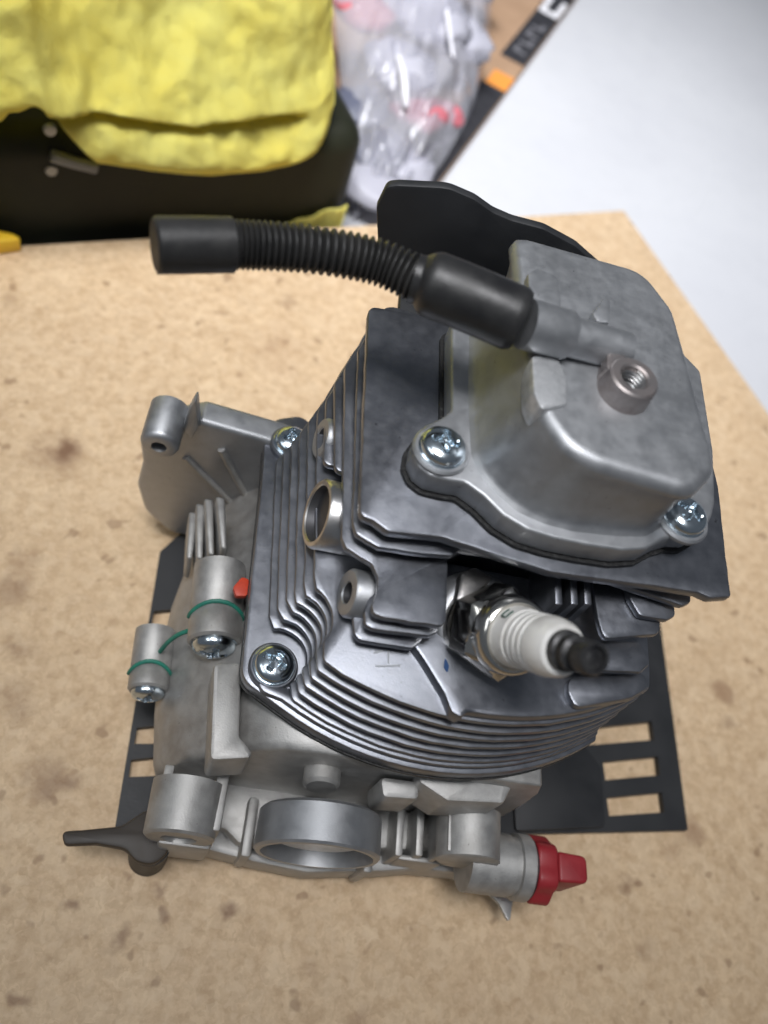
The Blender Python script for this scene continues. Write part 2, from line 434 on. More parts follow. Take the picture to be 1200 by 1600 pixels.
core = fillet([(-36, 12, 6), (-36, -28, 8), (-26, -42, 12), (8, -44, 14), (28, -28, 12), (30, 30, 8), (-30, 36, 8)], 6)
prism('cylinder_core', core, 61.5, 87.0, 'fin', eng, 0)
core2 = fillet([(-36, 22, 6), (-36, -10, 3), (-27, -14, 3), (-25, -24, 3), (-17, -23, 2), (-14, -21, 2), (12, -20, 3), (28, -16, 6), (30, 26, 8), (-30, 28, 8)], 5)
prism('head_core', core2, 87.0, 108.2, 'fin', eng, 0)
fl = fillet([(-58.5, 12, 4), (-58.0, 23, 4), (-56.5, 30, 4), (-47, 32, 4), (-50, 20, 3)][::-1][1:][::-1][:0]+[(-44, 29, 3), (-50, 32.5, 4), (-57.0, 29, 4), (-58.2, 20, 4), (-57.2, 10, 4), (-53.6, -45, 6)] + [(x, y, 0) for x, y in front_arc(73.0, -44, 33.5)] + [(36, -20, 3), (38, 40, 6), (-40, 40, 4)], 8)
prism('base_flange', fl, 57.5, 61.5, 'fin', eng, 0.6)
prism('base_gasket', [(x*1.002-0.02, y*1.004) for x, y in fl], 56.6, 57.5, 'gasket', eng, 0)
lip = fillet([(-50.6, -44.5, 3), (-48.6, -47.8, 3)]+[(x, y, 0) for x, y in front_arc(71.9, -44, 33)]+[(33, -34, 2), (30, -36, 0)]+[(x, y, 0) for x, y in front_arc(68.5, -42, 28)][::-1]+[(-46, -46.0, 0)], 4)
prism('flange_lip', lip, 61.0, 63.4, 'fin', eng, 0.6)
for i in range(1, 6):
    z = 60+4.5*i+0.6
    prism('cooling_fin', low_fin(i), z-1.6, z, 'fin', eng, 0.5)
# fin 6 carries the plug platform
z6 = 87.6
f6 = low_fin(6)
prism('cooling_fin', f6, z6-1.6, z6, 'fin', eng, 0.5)

# platform round the spark plug
plat = [pt(*p, 90.5) for p in [(643, 1003), (662, 1030), (694, 1082), (706, 1112), (722, 1122)]]
arcp = [(x, y) for x, y in front_arc(69.0, -10.5, 24)]
plat = fillet([(p[0], p[1], 1.2) for p in plat]+[(x, y, 0) for x, y in arcp]+[(30, -30, 2), (12, -22, 2), (-20, -22, 2)], 5)
prism('plug_platform', plat, 86.0, 90.6, 'fin', eng, 0.7)

def side_fin(px_pts, z, m='fin', th=1.9, r=1.3, back=None):
    o = [(p[0], p[1], r) for p in [pt(*q, z) for q in px_pts]]
    o += back or []
    return prism('cooling_fin', wobble(fillet(o, 5), 0.2, 2.5, z), z-th, z, m, eng, 0.5)
# left halves of the fins between the exhaust boss and the plug
side_fin([(552, 962), (554, 990), (563, 1000), (645, 1013), (660, 1000)], 91.8, back=[(-18, -25, 1), (-44.6, -22, 1), (-47.4, 14.5, 2), (-30, 30, 3), (-20, 30, 1)][:1]+[(-30, -25, 1)])
side_fin([(568, 955), (571, 975), (584, 983), (672, 993), (684, 985)], 96.3, back=[(-18, -25, 1), (-30, -25, 1)])
# whole left flank of fins 7..9 (behind the exhaust bosses)
for (cpx, fpx, z) in (((510, 623), (505, 725), 91.8), ((523, 598), (523, 735), 96.3)):
    a = pt(*cpx, z); b2 = pt(*fpx, z)
    prism('cooling_fin', fillet([(a[0], a[1], 2.5), (b2[0], b2[1], 2), (-30, b2[1]+1, 1), (-30, 30, 1), (-42, 30, 4)], 5), z-1.9, z, 'fin', eng, 0.55)
side_fin([(540, 572), (535, 838), (541, 855), (560, 867), (582, 880), (591, 900), (590, 922), (581, 945), (584, 957), (602, 964), (688, 977), (697, 972), (699, 868)], 100.8,
         back=[(-10, -22, 1), (34, -22, 1), (37, 26, 4), (28, 36, 4), (-38, 34, 4)])
side_fin([(560, 545), (551, 815), (556, 833), (572, 843), (592, 854), (640, 862), (707, 868), (716, 858), (900, 890), (1068, 946), (1080, 940)], 105.2,
         back=[(38, 28, 3), (-38, 36, 4)])
# short fins right of the plug
side_fin([(888, 1060), (888, 1080), (900, 1106), (990, 1090), (1013, 1076), (1010, 1052), (985, 1048)], 92.6, r=2.0, th=3.0)
side_fin([(880, 1015), (886, 1046), (1002, 1050), (1017, 1036), (1003, 1002), (930, 1000)], 96.3, r=1.6)
side_fin([(925, 900), (934, 965), (944, 998), (1030, 990), (1036, 930), (1060, 925)], 99.8, r=1.8, back=[(30, -14, 1), (10, -14, 1)])
side_fin([(985, 935), (1000, 962), (1044, 968), (1056, 962), (1054, 930)], 101.9, r=1.3, back=[(34, -16, 1), (18, -16, 1)])
# plug pocket walls: ribs right of the plug, bright seat wall on its left
for px in (872, 896, 917):
    a = pt(px, 905, 103); b2 = pt(px+4, 960, 99)
    prism('rib', [(a[0]-0.8, b2[1]), (a[0]+0.8, b2[1]), (a[0]+0.8, -20), (a[0]-0.8, -20)], 90, 103, 'fin', eng, 0.3)
# top fin
ft = [(-43.1, 27.5, 2.2), (-40.4, -20, 0), (-39.9, -27.6, 2.2), (-37.0, -28.9, 2), (-32.5, -31.2, 2), (-20, -31.0, 3)]
ft = [(p[0], p[1], r) for p, r in zip(pts(110.4, (576, 477), (563, 770), (562, 803), (583, 812), (607, 829), (690, 838), (860, 893), (1092, 925), (1110, 934), (1143, 933)), (2.4, 0, 2, 2, 2, 4, 4, 2, 2, 1))]
ft += [(41.5, 0, 0), (40, 20, 6), (32, 33, 6), (-20, 33, 2), (-24, 30, 2)]
prism('cooling_fin', wobble(fillet(ft, 6), 0.2, 3.0, 5.0), 107.9, 110.4, 'fin', eng, 0.5)

# screws of the base flange with their round seats
for (px, py) in ((457, 688), (429, 1037)):
    x, y = pt(px, py, 64.5)
    lathe('screw_seat', [(0, 5.6), (1.7, 5.6), (2.1, 5.2), (2.1, 0)], (x, y, 61.4), (0, 0, 1), 'fin', eng)
    pan_screw('flange_screw', x, y, 63.8, 4.4, eng, washer=4.9, turn=0.3 if py > 900 else 1.1)

# exhaust port and its stud bosses on the left flank, mouths turned to -X
SIDE = Vector((-0.965, -0.12, 0.235)).normalized()
def side_boss(name, c, R, r, L, m):
    o = lathe(name, [(-L, R), (-0.6, R), (0, R-0.5), (0, r+0.25), (-0.3, r)], c, SIDE, m, eng, 44, cap=False)
    lathe('bore', [(-0.3, r), (-L*0.14, r*0.94), (-L*0.14, 0)], c, SIDE, 'dark', o, 36, cap=False)  # shallow lining, coloured dark as the shade of a deep bore
side_boss('exhaust_port', (-45.9, -17.6, 92), 7.7, 6.1, 15, 'machined')
side_boss('stud_boss', (-47.0, 4.8, 89), 4.9, 2.4, 14, 'cover')
side_boss('stud_boss', (-37.6, -35.2, 92.5), 5.1, 2.2, 12, 'cover')

# --- spark plug
sx, sy = pt(752, 979, 91.5); tx, ty = pt(931, 1030, 127)
A = Vector((sx, sy, 91.5)); B = Vector((tx, ty, 127)); D = (B-A); Lp = D.length; D.normalize()
plug = bpy.data.objects.new('spark_plug', None); scene.collection.objects.link(plug); plug.parent = eng
k = Lp/35.0
lathe('plug_seat', [(-4, 11.5), (-0.5, 10.6), (0.6, 9.6), (0.9, 8.8), (0.3, 7.2)], A-D*1.0, D, 'cover', eng, 48)
lathe('sealing_washer', [(-1, 8.4), (0.4, 8.8), (1.6, 8.5), (1.8, 6)], A, D, 'chrome', plug)
sf = pts(97.5, (713, 938), (720, 893), (744, 884), (772, 903), (750, 922), (728, 945))
prism('seat_face', sf, 90, 97.5, 'machined', eng, 0.8)
# hexagon
d_, u_, v_ = frame_of(D)
bm = bmesh.new(); secs = []
for t, rr, rnd in ((1.8, 8.8, 0.9), (2.8, 9.6, 0.0), (9.0, 9.6, 0.0), (10.0, 8.9, 0.8), (10.3, 8.3, 1.0)):
    ring = []
    for kk in range(48):
        a = 2*math.pi*kk/48+0.80; ah = (a-0.80) % (math.pi/3)-math.pi/6
        hexr = rr*math.cos(math.pi/6)/math.cos(ah)
        r2 = hexr*(1-rnd)+min(hexr, rr*0.9)*rnd
        ring.append(A+d_*t*k+(u_*math.cos(a)+v_*math.sin(a))*r2)
    secs.append(ring)
loft(bm, secs); finish('hex_nut', bm, 'chrome', plug, 28)
lathe('shell_collar', [(9.8*k, 8.0), (12.2*k, 7.8), (13.0*k, 7.2), (13.2*k, 6.6), (12.9*k, 5.6)], A, D, 'chrome', plug, 48)
prof = [(12.0*k, 6.2), (16.4*k, 5.85)]
for j in range(4):
    t0 = 16.4+j*1.75
    prof += [((t0+0.12)*k, 4.9), ((t0+0.55)*k, 4.9), ((t0+0.8)*k, 5.65), ((t0+1.65)*k, 5.65)]
prof += [(24.2*k, 5.5), (25.8*k, 5.2), (26.8*k, 4.6), (27.1*k, 3.6), (27.1*k, 0)]
prof = [(t, r*0.98) for t, r in prof]
lathe('insulator', prof, A, D, 'ceramic', plug, 48)
lathe('terminal', [(26.9*k, 3.7), (28.2*k, 3.6), (28.5*k, 3.0), (29.8*k, 2.9), (30.1*k, 3.2), (30.5*k, 3.2), (30.9*k, 2.4), (32.0*k, 2.4), (32.4*k, 2.9), (34.6*k, 2.9), (35.0*k, 2.6),
                   (35.0*k, 2.1), (34.2*k, 1.9), (34.2*k, 0.9), (34.7*k, 0.0)], A, D, 'blacksteel', plug, 40)
# ink mark on the porcelain: two short curved strokes
def ring_stroke(t, a0, a1, r, w, name, m, parent, tilt=0.0):
    path = [A+D*(t+tilt*(q/10))*k+(u_*math.cos(a0+(a1-a0)*q/10)+v_*math.sin(a0+(a1-a0)*q/10))*r for q in range(11)]
    bm = bmesh.new(); add_tube(bm, path, w, 6); return finish(name, bm, m, parent)
vw = (Vector(CAM)-A-D*13*k); ang0 = math.atan2(vw.dot(v_), vw.dot(u_))
up_img = Vector((-down[0], -down[1], -down[2])); angu = math.atan2(up_img.dot(v_), up_img.dot(u_))
am = ang0+((angu-ang0+math.pi) % (2*math.pi)-math.pi)*0.55
ring_stroke(14.1, am-0.16, am+0.18, 6.02, 0.17, 'ink_mark', 'ink', plug)
ring_stroke(15.5, am-0.14, am+0.16, 5.9, 0.17, 'ink_mark', 'ink', plug)
ring_stroke(14.1, am+0.18, am+0.20, 6.0, 0.17, 'ink_mark', 'ink', plug, 1.5)

# --- valve cover
cov = bpy.data.objects.new('valve_cover', None); scene.collection.objects.link(cov); cov.parent = eng
ZF = 117.0
rim_px = [(706, 500), (706, 640), (690, 652), (664, 664), (649, 684), (645, 708), (654, 728), (672, 742), (700, 749), (727, 753), (757, 775), (786, 804), (824, 827),
          (866, 840), (919, 851), (973, 859), (1011, 857), (1036, 843), (1060, 836), (1084, 837), (1103, 826), (1113, 806), (1118, 784)]
rim = pts(ZF, *rim_px)
rim = rim+[(36.5, 4), (37, 28), (30, 36), (-8, 36), (-18, 30)]
rimo = fillet([(p[0], p[1], 2.2) for p in rim], 4)
bm = bmesh.new(); add_prism(bm, rimo, 111.4, ZF); bev(bm, 0.7, 3)
finish('cover_rim', bm, 'cover', cov)
cxm = sum(p[0] for p in rimo)/len(rimo); cym = sum(p[1] for p in rimo)/len(rimo)
gk = []
for i, p in enumerate(rimo):
    q0 = Vector(rimo[i-1]); q1 = Vector(rimo[(i+1) % len(rimo)]); t = q1-q0
    if t.length < 1e-6: gk.append(p); continue
    t.normalize(); nrm = Vector((t.y, -t.x))
    gk.append((p[0]+nrm.x*0.7, p[1]+nrm.y*0.7))
prism('cover_gasket', gk, 110.4, 111.4, 'gasket', eng, 0)
# dome
CC = (3.0, 3.0); ZT = 135.0
top_px = [(800, 374), (1000, 430), (1046, 490), (1074, 590), (1112, 735), (1076, 772), (930, 728), (884, 704), (846, 650), (826, 560), (812, 470)]
topo = fillet([(p[0], p[1], r) for p, r in zip(pts(ZT-1.5, *top_px), (3, 7, 7, 9, 5, 5, 9, 9, 7, 3, 3))], 6)
bas_px = [(740, 520), (741, 640), (744, 708), (756, 738), (780, 766), (812, 793), (850, 810), (895, 822), (960, 829), (1004, 830), (1028, 815), (1044, 797), (1058, 770)]
baso = pts(ZF, *bas_px)+[(30, -8), (31, 20), (26, 32), (-6, 34), (-15, 28)]
baso = fillet([(p[0], p[1], 3) for p in baso], 4)
n = 128
pb = polar(baso, CC, n); ptop = polar(topo, CC, n)
bm = bmesh.new(); secs = []
H = ZT-ZF
prof = [(-0.02, 0.0, 1.6), (0.005, 0.0, 1.2), (0.03, 0.01, 0.5), (0.08, 0.04, 0.0), (0.30, 0.27, 0), (0.55, 0.54, 0), (0.76, 0.78, 0)]
for hz, s, ex in prof:
    secs.append([(CC[0]+(pb[q]*(1-s)+ptop[q]*s+ex)*math.cos(2*math.pi*q/n), CC[1]+(pb[q]*(1-s)+ptop[q]*s+ex)*math.sin(2*math.pi*q/n), ZF+H*hz) for q in range(n)])
rr = 2.8
for j in range(7):
    a = math.pi/2*j/6
    ins = rr*(1-math.cos(a))-0.9
    zz = ZT-rr+rr*math.sin(a)
    secs.append([(CC[0]+(ptop[q]-ins)*math.cos(2*math.pi*q/n), CC[1]+(ptop[q]-ins)*math.sin(2*math.pi*q/n), zz) for q in range(n)])
secs.append([(CC[0]+(ptop[q]*0.5)*math.cos(2*math.pi*q/n), CC[1]+(ptop[q]*0.5)*math.sin(2*math.pi*q/n), ZT+0.25) for q in range(n)])
loft(bm, secs); finish('dome', bm, 'cover', cov, 60)
# ridge running down the dome's left front
p0 = pt(815, 668, 127); p1 = pt(746, 707, ZF+0.3)
bm = bmesh.new(); add_tube(bm, [Vector((*p0, 127)), Vector(((p0[0]+p1[0])/2-0.2, (p0[1]+p1[1])/2-0.2, (127+ZF)/2)), Vector((*p1, ZF+0.3))], 0.4, 8)
finish('parting_line', bm, 'cover', cov)
for (qa, qb) in (((607, 1017), (607, 1037)), ((584, 1020), (598, 1017)), ((586, 1041), (625, 1040))):
    a = Vector((*pt(*qa, z6), z6)); b2 = Vector((*pt(*qb, z6), z6))
    bm = bmesh.new(); add_tube(bm, [a, (a+b2)/2, b2], 0.2, 6); finish('cast_mark', bm, 'scratch', eng)
# threaded boss on top
bx, by = pt(993, 588, 140)
bm = bmesh.new()
add_lathe(bm, [(-6, 5.6), (-1.2, 5.0), (0.0, 4.9), (0.35, 4.5), (0.35, 3.1), (0.0, 2.7), (-4, 2.7), (-4, 0)], (bx, by, 139.6), (0, 0, 1), 48)
ear = pts(139.9, (958, 540), (985, 548), (1015, 560), (975, 590))
finish('threaded_boss', bm, 'boss', cov)
prism('boss_web', fillet(rd(pts(139.2, (952, 543), (982, 548), (972, 566), (962, 592), (948, 570)), 1.0), 4), 134.5, 139.2, 'boss', cov, 0.4)
bm = bmesh.new()
path = [Vector((bx+2.45*math.cos(q*0.35), by+2.45*math.sin(q*0.35), 135.9+q*0.35*0.8/(2*math.pi)*1.0)) for q in range(76)]
add_tube(bm, path, 0.34, 6); finish('thread', bm, 'machined', cov)
lathe('hole_shade_disc', [(0, 2.6), (0.05, 0)], (bx, by, 135.75), (0, 0, 1), 'dark', cov, 24)  # dark disc just above the dome, painted as the hole's depth shade
# small cast tab beside the pipe
tabp = pts(139, (929, 483), (947, 459), (958, 464), (956, 500), (936, 498))
prism('cast_tab', fillet(rd(tabp, 0.9), 3), 133.5, 138.2, 'cover', cov, 0.5)
# scraped pads either side of the pipe
pad1 = fillet(rd(pts(136, (831, 556), (868, 548), (886, 590), (886, 632), (846, 640), (834, 612)), 1.2), 4)
prism('cradle_pad', pad1, 130, 136.0, 'worn', cov, 0.5)
pad2 = fillet(rd(pts(136, (822, 432), (836, 423), (868, 436), (874, 470), (874, 500), (826, 500)), 1.2), 4)
prism('cradle_pad', pad2, 126, 136.9, 'cover', cov, 0.8)
# pipe and hose
ZP = 138.5
def hp(px, py, z=ZP): x, y = pt(px, py, z); return Vector((x, y, z))
P0 = hp(968, 548, 137.0); P1 = hp(884, 524); P2 = hp(815, 500, 139)
dp = (P1-P0).normalized(); L1 = (P1-P0).length
lathe('breather_pipe', [(-1, 3.9), (L1-0.4, 3.9), (L1-0.1, 4.6), (L1+0.2, 4.75), (L1+9, 4.75), (L1+9, 0)], P0, dp, 'cover', cov, 40)
hose = bpy.data.objects.new('breather_hose', None); scene.collection.objects.link(hose); hose.parent = eng
C0 = hp(812, 501, 139.0); C1 = hp(740, 470, 139.0); C2 = hp(672, 443, 138.5)
hose_pts = [C0, C1, C2, hp(600, 415, 138), hp(540, 400, 138), hp(470, 388, 138), hp(362, 382, 138)]
pp = path_points([C0+(C0-C1)*0.02, C1, C2, hp(645, 434, 138.3)], 30)
def r_collar(t):
    if t < 0.03: return 5.6+0.5*math.sin(t/0.03*math.pi/2)
    if t < 0.62: return 6.1
    if t < 0.86:
        s = (t-0.62)/0.24; return 6.1-1.6*(s*s*(3-2*s))
    return 4.5
bm = bmesh.new(); add_tube(bm, pp, r_collar, 40); finish('collar', bm, 'rubber', hose)
corr = path_points([hp(655, 438, 138.3), hp(600, 413, 138), hp(540, 398, 138), hp(470, 388, 138), hp(410, 384, 138), hp(362, 382, 138)], 28*10)
def r_corr(t):
    ph = (t*28) % 1.0
    return 3.35+1.0*(0.5+0.5*math.cos(2*math.pi*ph))**0.6
bm = bmesh.new(); add_tube(bm, corr, r_corr, 32); finish('corrugated_tube', bm, 'hose', hose, 60)
slv = path_points([hp(372, 383, 138), hp(352, 383, 138), hp(300, 383, 138), hp(241, 383.5, 138)], 40)
def r_sl(t):
    if t < 0.2: return 3.8+1.0*(t/0.2)**1.3
    if t > 0.97: return 4.8-0.5*((t-0.97)/0.03)**2
    return 4.8
bm = bmesh.new(); add_tube(bm, slv, r_sl, 40); finish('end_sleeve', bm, 'hose', hose)
# moulding seam along hose and sleeve
seam = [p+Vector((0.0, -3.6, -3.0)) for p in path_points([hp(345, 383, 138), hp(300, 383, 138), hp(254, 383.5, 138)], 16)]
bm = bmesh.new(); add_tube(bm, seam, 0.28, 6); finish('mould_seam', bm, 'hose', hose)
# cover screws
for (px, py, tn) in ((697, 690, 0.75), (1079, 799, 0.2)):
    x, y = pt(px, py, 120.5)
    lathe('screw_seat', [(0, 5.8), (0.8, 5.8), (1.2, 5.4), (1.2, 0)], (x, y, ZF-0.2), (0, 0, 1), 'cover', cov)
    pan_screw('cover_screw', x, y, ZF+1.4, 4.5, cov, washer=4.8, turn=tn)

# --- black air shroud behind the head
shp = [(588, 325), (604, 292), (622, 290), (700, 294), (742, 312), (770, 332), (800, 345), (850, 358), (900, 385), (940, 420), (968, 455), (985, 500), (900, 560), (640, 560), (592, 420)]
sh = [ptp(x, y, (0, 50, 0), (0, 1, 0)) for x, y in shp]
sh = [(p.x, max(p.z, 98.0)) for p in sh]
prism('air_shroud', fillet([(p[0], p[1], 9 if q_ > 2 else 2) for q_, p in enumerate(sh)], 6), 50, 52.6, 'plastic', eng, 0.5, axis='Y')
bm = bmesh.new(); add_box(bm, -34, 34, 30, 50.5, 99, 102); bev(bm, 0.6); finish('shroud_bracket', bm, 'plastic', eng)

# --- crankcase
bm = bmesh.new(); secs = []
prof = [(-1.0, 5), (-1.02, 18), (-0.99, 26), (-0.91, 35), (-0.80, 44), (-0.70, 51), (-0.62, 55), (-0.5, 56.5)]
for y, xl in ((40, 64), (22, 67), (6, 70), (-11, 72), (-26, 72), (-42, 70), (-55, 67.5), (-57, 66)):
    ring = [(xl*f, y, z if y > -56.5 else z-1.0) for f, z in prof]
    ring += [(21, y, 56.5), (23, y, 50), (24, y, 40), (24, y, 5)]
    secs.append(ring)
loft(bm, secs); bev(bm, 0.6, 2, 50)
crank = finish('crankcase', bm, 'case', eng, 40)
# shoulders of the front face under the flange
for shape, z0, z1 in (([(594, 1212), (655, 1220), (656, 1250), (598, 1246)], 34, 48),
                      ([(655, 1195), (800, 1188), (800, 1232), (788, 1256), (700, 1252), (655, 1222)], 36, 52)):
    prism('front_shoulder', fillet(rd(pts(z1, *shape), 1.5), 4), z0, z1, 'case', crank, 1.2)
# raised step beside the flange
st = fillet(rd(pts(53, (334, 1036), (378, 1034), (374, 1150), (402, 1184), (328, 1188)), 1.5), 4)
prism('case_step', st, 38, 53.0, 'case', crank, 1.0)
# lower sump floor reaching to the front
sump = fillet(rd(pts(13, (245, 1230), (240, 1308), (330, 1330), (400, 1348), (480, 1364), (600, 1362), (650, 1358), (720, 1365), (790, 1388), (812, 1380), (800, 1300), (720, 1300), (655, 1318), (620, 1334), (480, 1340), (400, 1326), (352, 1306), (340, 1230)), 2.5), 4)
prism('sump', sump, 2.4, 13, 'case', crank, 1.2)
# front left screw boss, with ribs
x, y = pt(300, 1212, 38)
lathe('screw_boss', [(0, 8.6), (12.2, 8.3), (12.8, 7.6), (12.8, 4.2), (11.8, 4.0), (11.8, 0)], (x, y, 30), (0, -1, 0), 'case', crank)
for px, w in ((349, 1.5), (262, 1.2)):
    a = pt(px, 1214, 34); b2 = pt(px, 1300, 34)
    bm = bmesh.new(); add_box(bm, a[0]-w, a[0]+w, b2[1], a[1]+3, 8, 34); bev(bm, 0.6); finish('rib', bm, 'case', crank)
a = pt(250, 1296, 26); b2 = pt(330, 1322, 26)
bm = bmesh.new(); add_box(bm, a[0], b2[0], b2[1]-1, a[1], 10, 26); bev(bm, 1.0); finish('boss_ledge', bm, 'case', crank)
# drum with its open mouth to the front
DR = (-26.6, -74.3, 32.0)
lathe('clutch_drum', [(-10, 11), (-10, 14.2), (-9.2, 15.0), (-0.6, 15.2), (0, 14.7), (0, 13.6), (-8, 13.2), (-8, 5), (-8, 0)], DR, (0, -1, 0), 'cover', eng, 64)
lathe('drum_insert', [(-7.5, 10.4), (-3.5, 10.4), (-3, 10), (-3, 0)], DR, (0, -1, 0), 'ceramic', eng, 48)
for sx_ in (-1, 1):
    bm = bmesh.new(); add_box(bm, DR[0]+sx_*15.6-1.3, DR[0]+sx_*15.6+1.3, -74.5, -60, 5, 21); bev(bm, 0.8); finish('drum_guard', bm, 'case', crank)
x, y = pt(508, 1200, 46)
lathe('core_plug', [(-6, 4.6), (3.2, 4.4), (4.0, 3.6), (4.0, 0)], (x, y, 43), (0, -1, 0.15), 'case', crank, 28)
prism('front_wall', fillet([(-66, -55, 2), (22, -55, 2), (22, -66, 3), (-6, -67.5, 2), (-10, -69.5, 2), (-44, -71, 2), (-48, -68, 2), (-64, -68, 3)], 4), 2.4, 17, 'case', crank, 1.5)
# small upright ribs right of the drum
for px in (627, 658, 686):
    a = pt(px, 1272, 26); b2 = pt(px, 1338, 26)
    bm = bmesh.new(); add_box(bm, a[0]-1.0, a[0]+1.0, b2[1], a[1]+2, 8, 26); bev(bm, 0.5); finish('rib', bm, 'case', crank)
a = pt(622, 1340, 22); b2 = pt(690, 1352, 22)
bm = bmesh.new(); add_box(bm, a[0], b2[0], b2[1], a[1]+1, 8, 22); bev(bm, 0.6); finish('rib_foot', bm, 'case', crank)
# right boss and the oil filler neck
x, y = pt(752, 1258, 42)
lathe('screw_boss', [(0, 8.2), (11.5, 8.0), (12, 7.4), (12, 0)], (x, y, 33), (0, -1, 0), 'case', crank)
for px in (706, 718):
    a = pt(px, 1262, 38); b2 = pt(px, 1330, 38)
    bm = bmesh.new(); add_box(bm, a[0]-0.7, a[0]+0.7, b2[1], a[1]+2, 12, 38); bev(bm, 0.3); finish('rib', bm, 'case', crank)
cxr, cyr = pt(826, 1357, 27)
lathe('filler_neck', [(-18, 7.6), (-6.2, 7.6), (-6, 7.2), (-4.6, 7.2), (-4.4, 8.2), (-1.2, 8.2), (-0.8, 7.8), (-0.8, 0)], (cxr, cyr, 27), (1, 0, 0), 'case', eng, 48)
co = [(cyr+(7.9+0.55*math.cos(6*2*math.pi*q/60))*math.cos(2*math.pi*q/60), 27+(7.9+0.55*math.cos(6*2*math.pi*q/60))*math.sin(2*math.pi*q/60)) for q in range(60)]
cap = prism('oil_cap', co, cxr-0.4, cxr+5.0, 'red', eng, 0.7, axis='X', seg=3)
lathe('cap_seal', [(-1.4, 7.0), (-1.4, 7.5), (-0.3, 7.5), (-0.3, 7.0)], (cxr, cyr, 27), (1, 0, 0), 'rubber', cap, 40)
bm = bmesh.new(); add_prism(bm, fillet([(cxr+5, cyr-3.7, 0), (cxr+13, cyr-3.3, 1.8), (cxr+13, cyr+3.3, 1.8), (cxr+5, cyr+3.7, 0)], 5), 19.5, 34.5); bev(bm, 0.8, 3)
finish('cap_grip', bm, 'red', cap)
# thin sheet tongue poking out under the filler
tg = pts(12, (752, 1385), (808, 1378), (800, 1418), (797, 1445), (780, 1412))
prism('sheet_tongue', fillet(rd(tg, 1), 3), 10.5, 12, 'case', eng, 0.3)

# flywheel back disc behind on the left, with lug, web and ribs
disc = [(-55, 63, 2), (-75.1, 64.8, 2), (-82, 60, 3), (-90.5, 50, 3), (-89.4, 40, 4), (-90.6, 28, 6), (-88, 15, 8), (-80, 5, 6), (-40, 5, 0), (-40, 60, 0)]
dd = prism('flywheel_housing', fillet(disc, 6), 20, 28, 'cover', eng, 1.6, axis='Y', seg=4)
lx, lz = -84.2, 60.0
lathe('lug', [(-6, 5.0), (5.8, 5.0), (6.8, 4.5), (7.2, 3.8), (7.2, 2.0), (4, 1.8), (4, 0)], (lx, 20, lz), (0, -1, 0), 'cover', dd, 40)
prism('lug_web', fillet([(-79.5, 62, 0), (-78.8, 68, 1), (-77.2, 75.2, 0.5), (-75.6, 64, 0), (-77, 58, 0)], 4), 19, 22.5, 'cover', dd, 0.5, axis='Y')
for (p, q) in (((290, 714), (382, 806)), ((346, 702), (389, 784))):
    a = ptp(*p, (0, 19.8, 0), (0, 1, 0)); b2 = ptp(*q, (0, 19.8, 0), (0, 1, 0))
    bm = bmesh.new(); add_tube(bm, [a, a*0.5+b2*0.5, b2], 1.0, 10); finish('rib', bm, 'case', dd)
# wide barrel and four ribs with bright ends on the case shoulder
for q, (p, e) in enumerate((((303, 800), (296, 872)), ((314, 787), (312, 872)), ((327, 779), (330, 866)), ((345, 776), (350, 856)))):
    z = 40+3.5*q
    a = pt(*p, z); b2 = pt(*e, z)
    bm = bmesh.new(); add_prism(bm, [(a[0]-1.3, a[1]), (a[0]+1.1, a[1]), (b2[0]+0.8, b2[1]), (b2[0]-0.8, b2[1])], z-12, z); bev(bm, 0.7, 3)
    finish('rib', bm, 'case', crank)
# the two case screw bosses, heads facing the front
def case_boss(px0, py0, px1, py1, z, R, mark=True, red=False):
    a = Vector((*pt(px0, py0, z+R*0.8), z)); b2 = Vector((*pt(px1, py1, z+R*0.8), z))
    d = (b2-a); L = d.length; d.normalize()
    lathe('screw_boss', [(-6, R), (L*0.42, R), (L*0.46, R*0.94), (L*0.5, R), (L-0.6, R), (L, R*0.9), (L, 0)], a, d, 'case', crank, 40)
    pan_screw('case_screw', b2.x, b2.y, b2.z, R*0.8, crank, d=d, washer=R*0.88)
    if mark:
        d2, u2, v2 = frame_of(d); ring = []
        up = Vector((0, 0, 1)); w = d.cross(up)
        ring = [a+d*(L*0.50+0.9*math.cos(q/12*math.pi*2))+(w*math.cos(math.pi*q/12)+up*math.sin(math.pi*q/12))*(R+0.12) for q in range(13)]
        bm = bmesh.new(); add_tube(bm, ring, 0.55, 8); finish('paint_line', bm, 'green', crank)
case_boss(345, 905, 338, 993, 46, 6.6)
case_boss(240, 1010, 232, 1072, 26, 5.2)
gl = [Vector((*pt(p[0], p[1], z), z)) for p, z in (((296, 985), 44.5), ((278, 992), 41.5), ((262, 1004), 37), ((250, 1018), 32))]
bm = bmesh.new(); add_tube(bm, path_points(gl, 12), 0.6, 8); finish('paint_line', bm, 'green', crank)
rp = fillet(rd(pts(56.9, (364, 918), (378, 902), (389, 906), (386, 932), (368, 932)), 0.8), 3)
prism('paint_mark', rp, 55.5, 57.3, 'redpaint', crank, 0.2)
bp_ = pts(91.0, (696, 1025), (702, 1040), (700, 1052), (694, 1042))
prism('paint_mark', fillet(rd(bp_, 0.3), 3), 90.4, 90.8, 'blue', eng, 0)

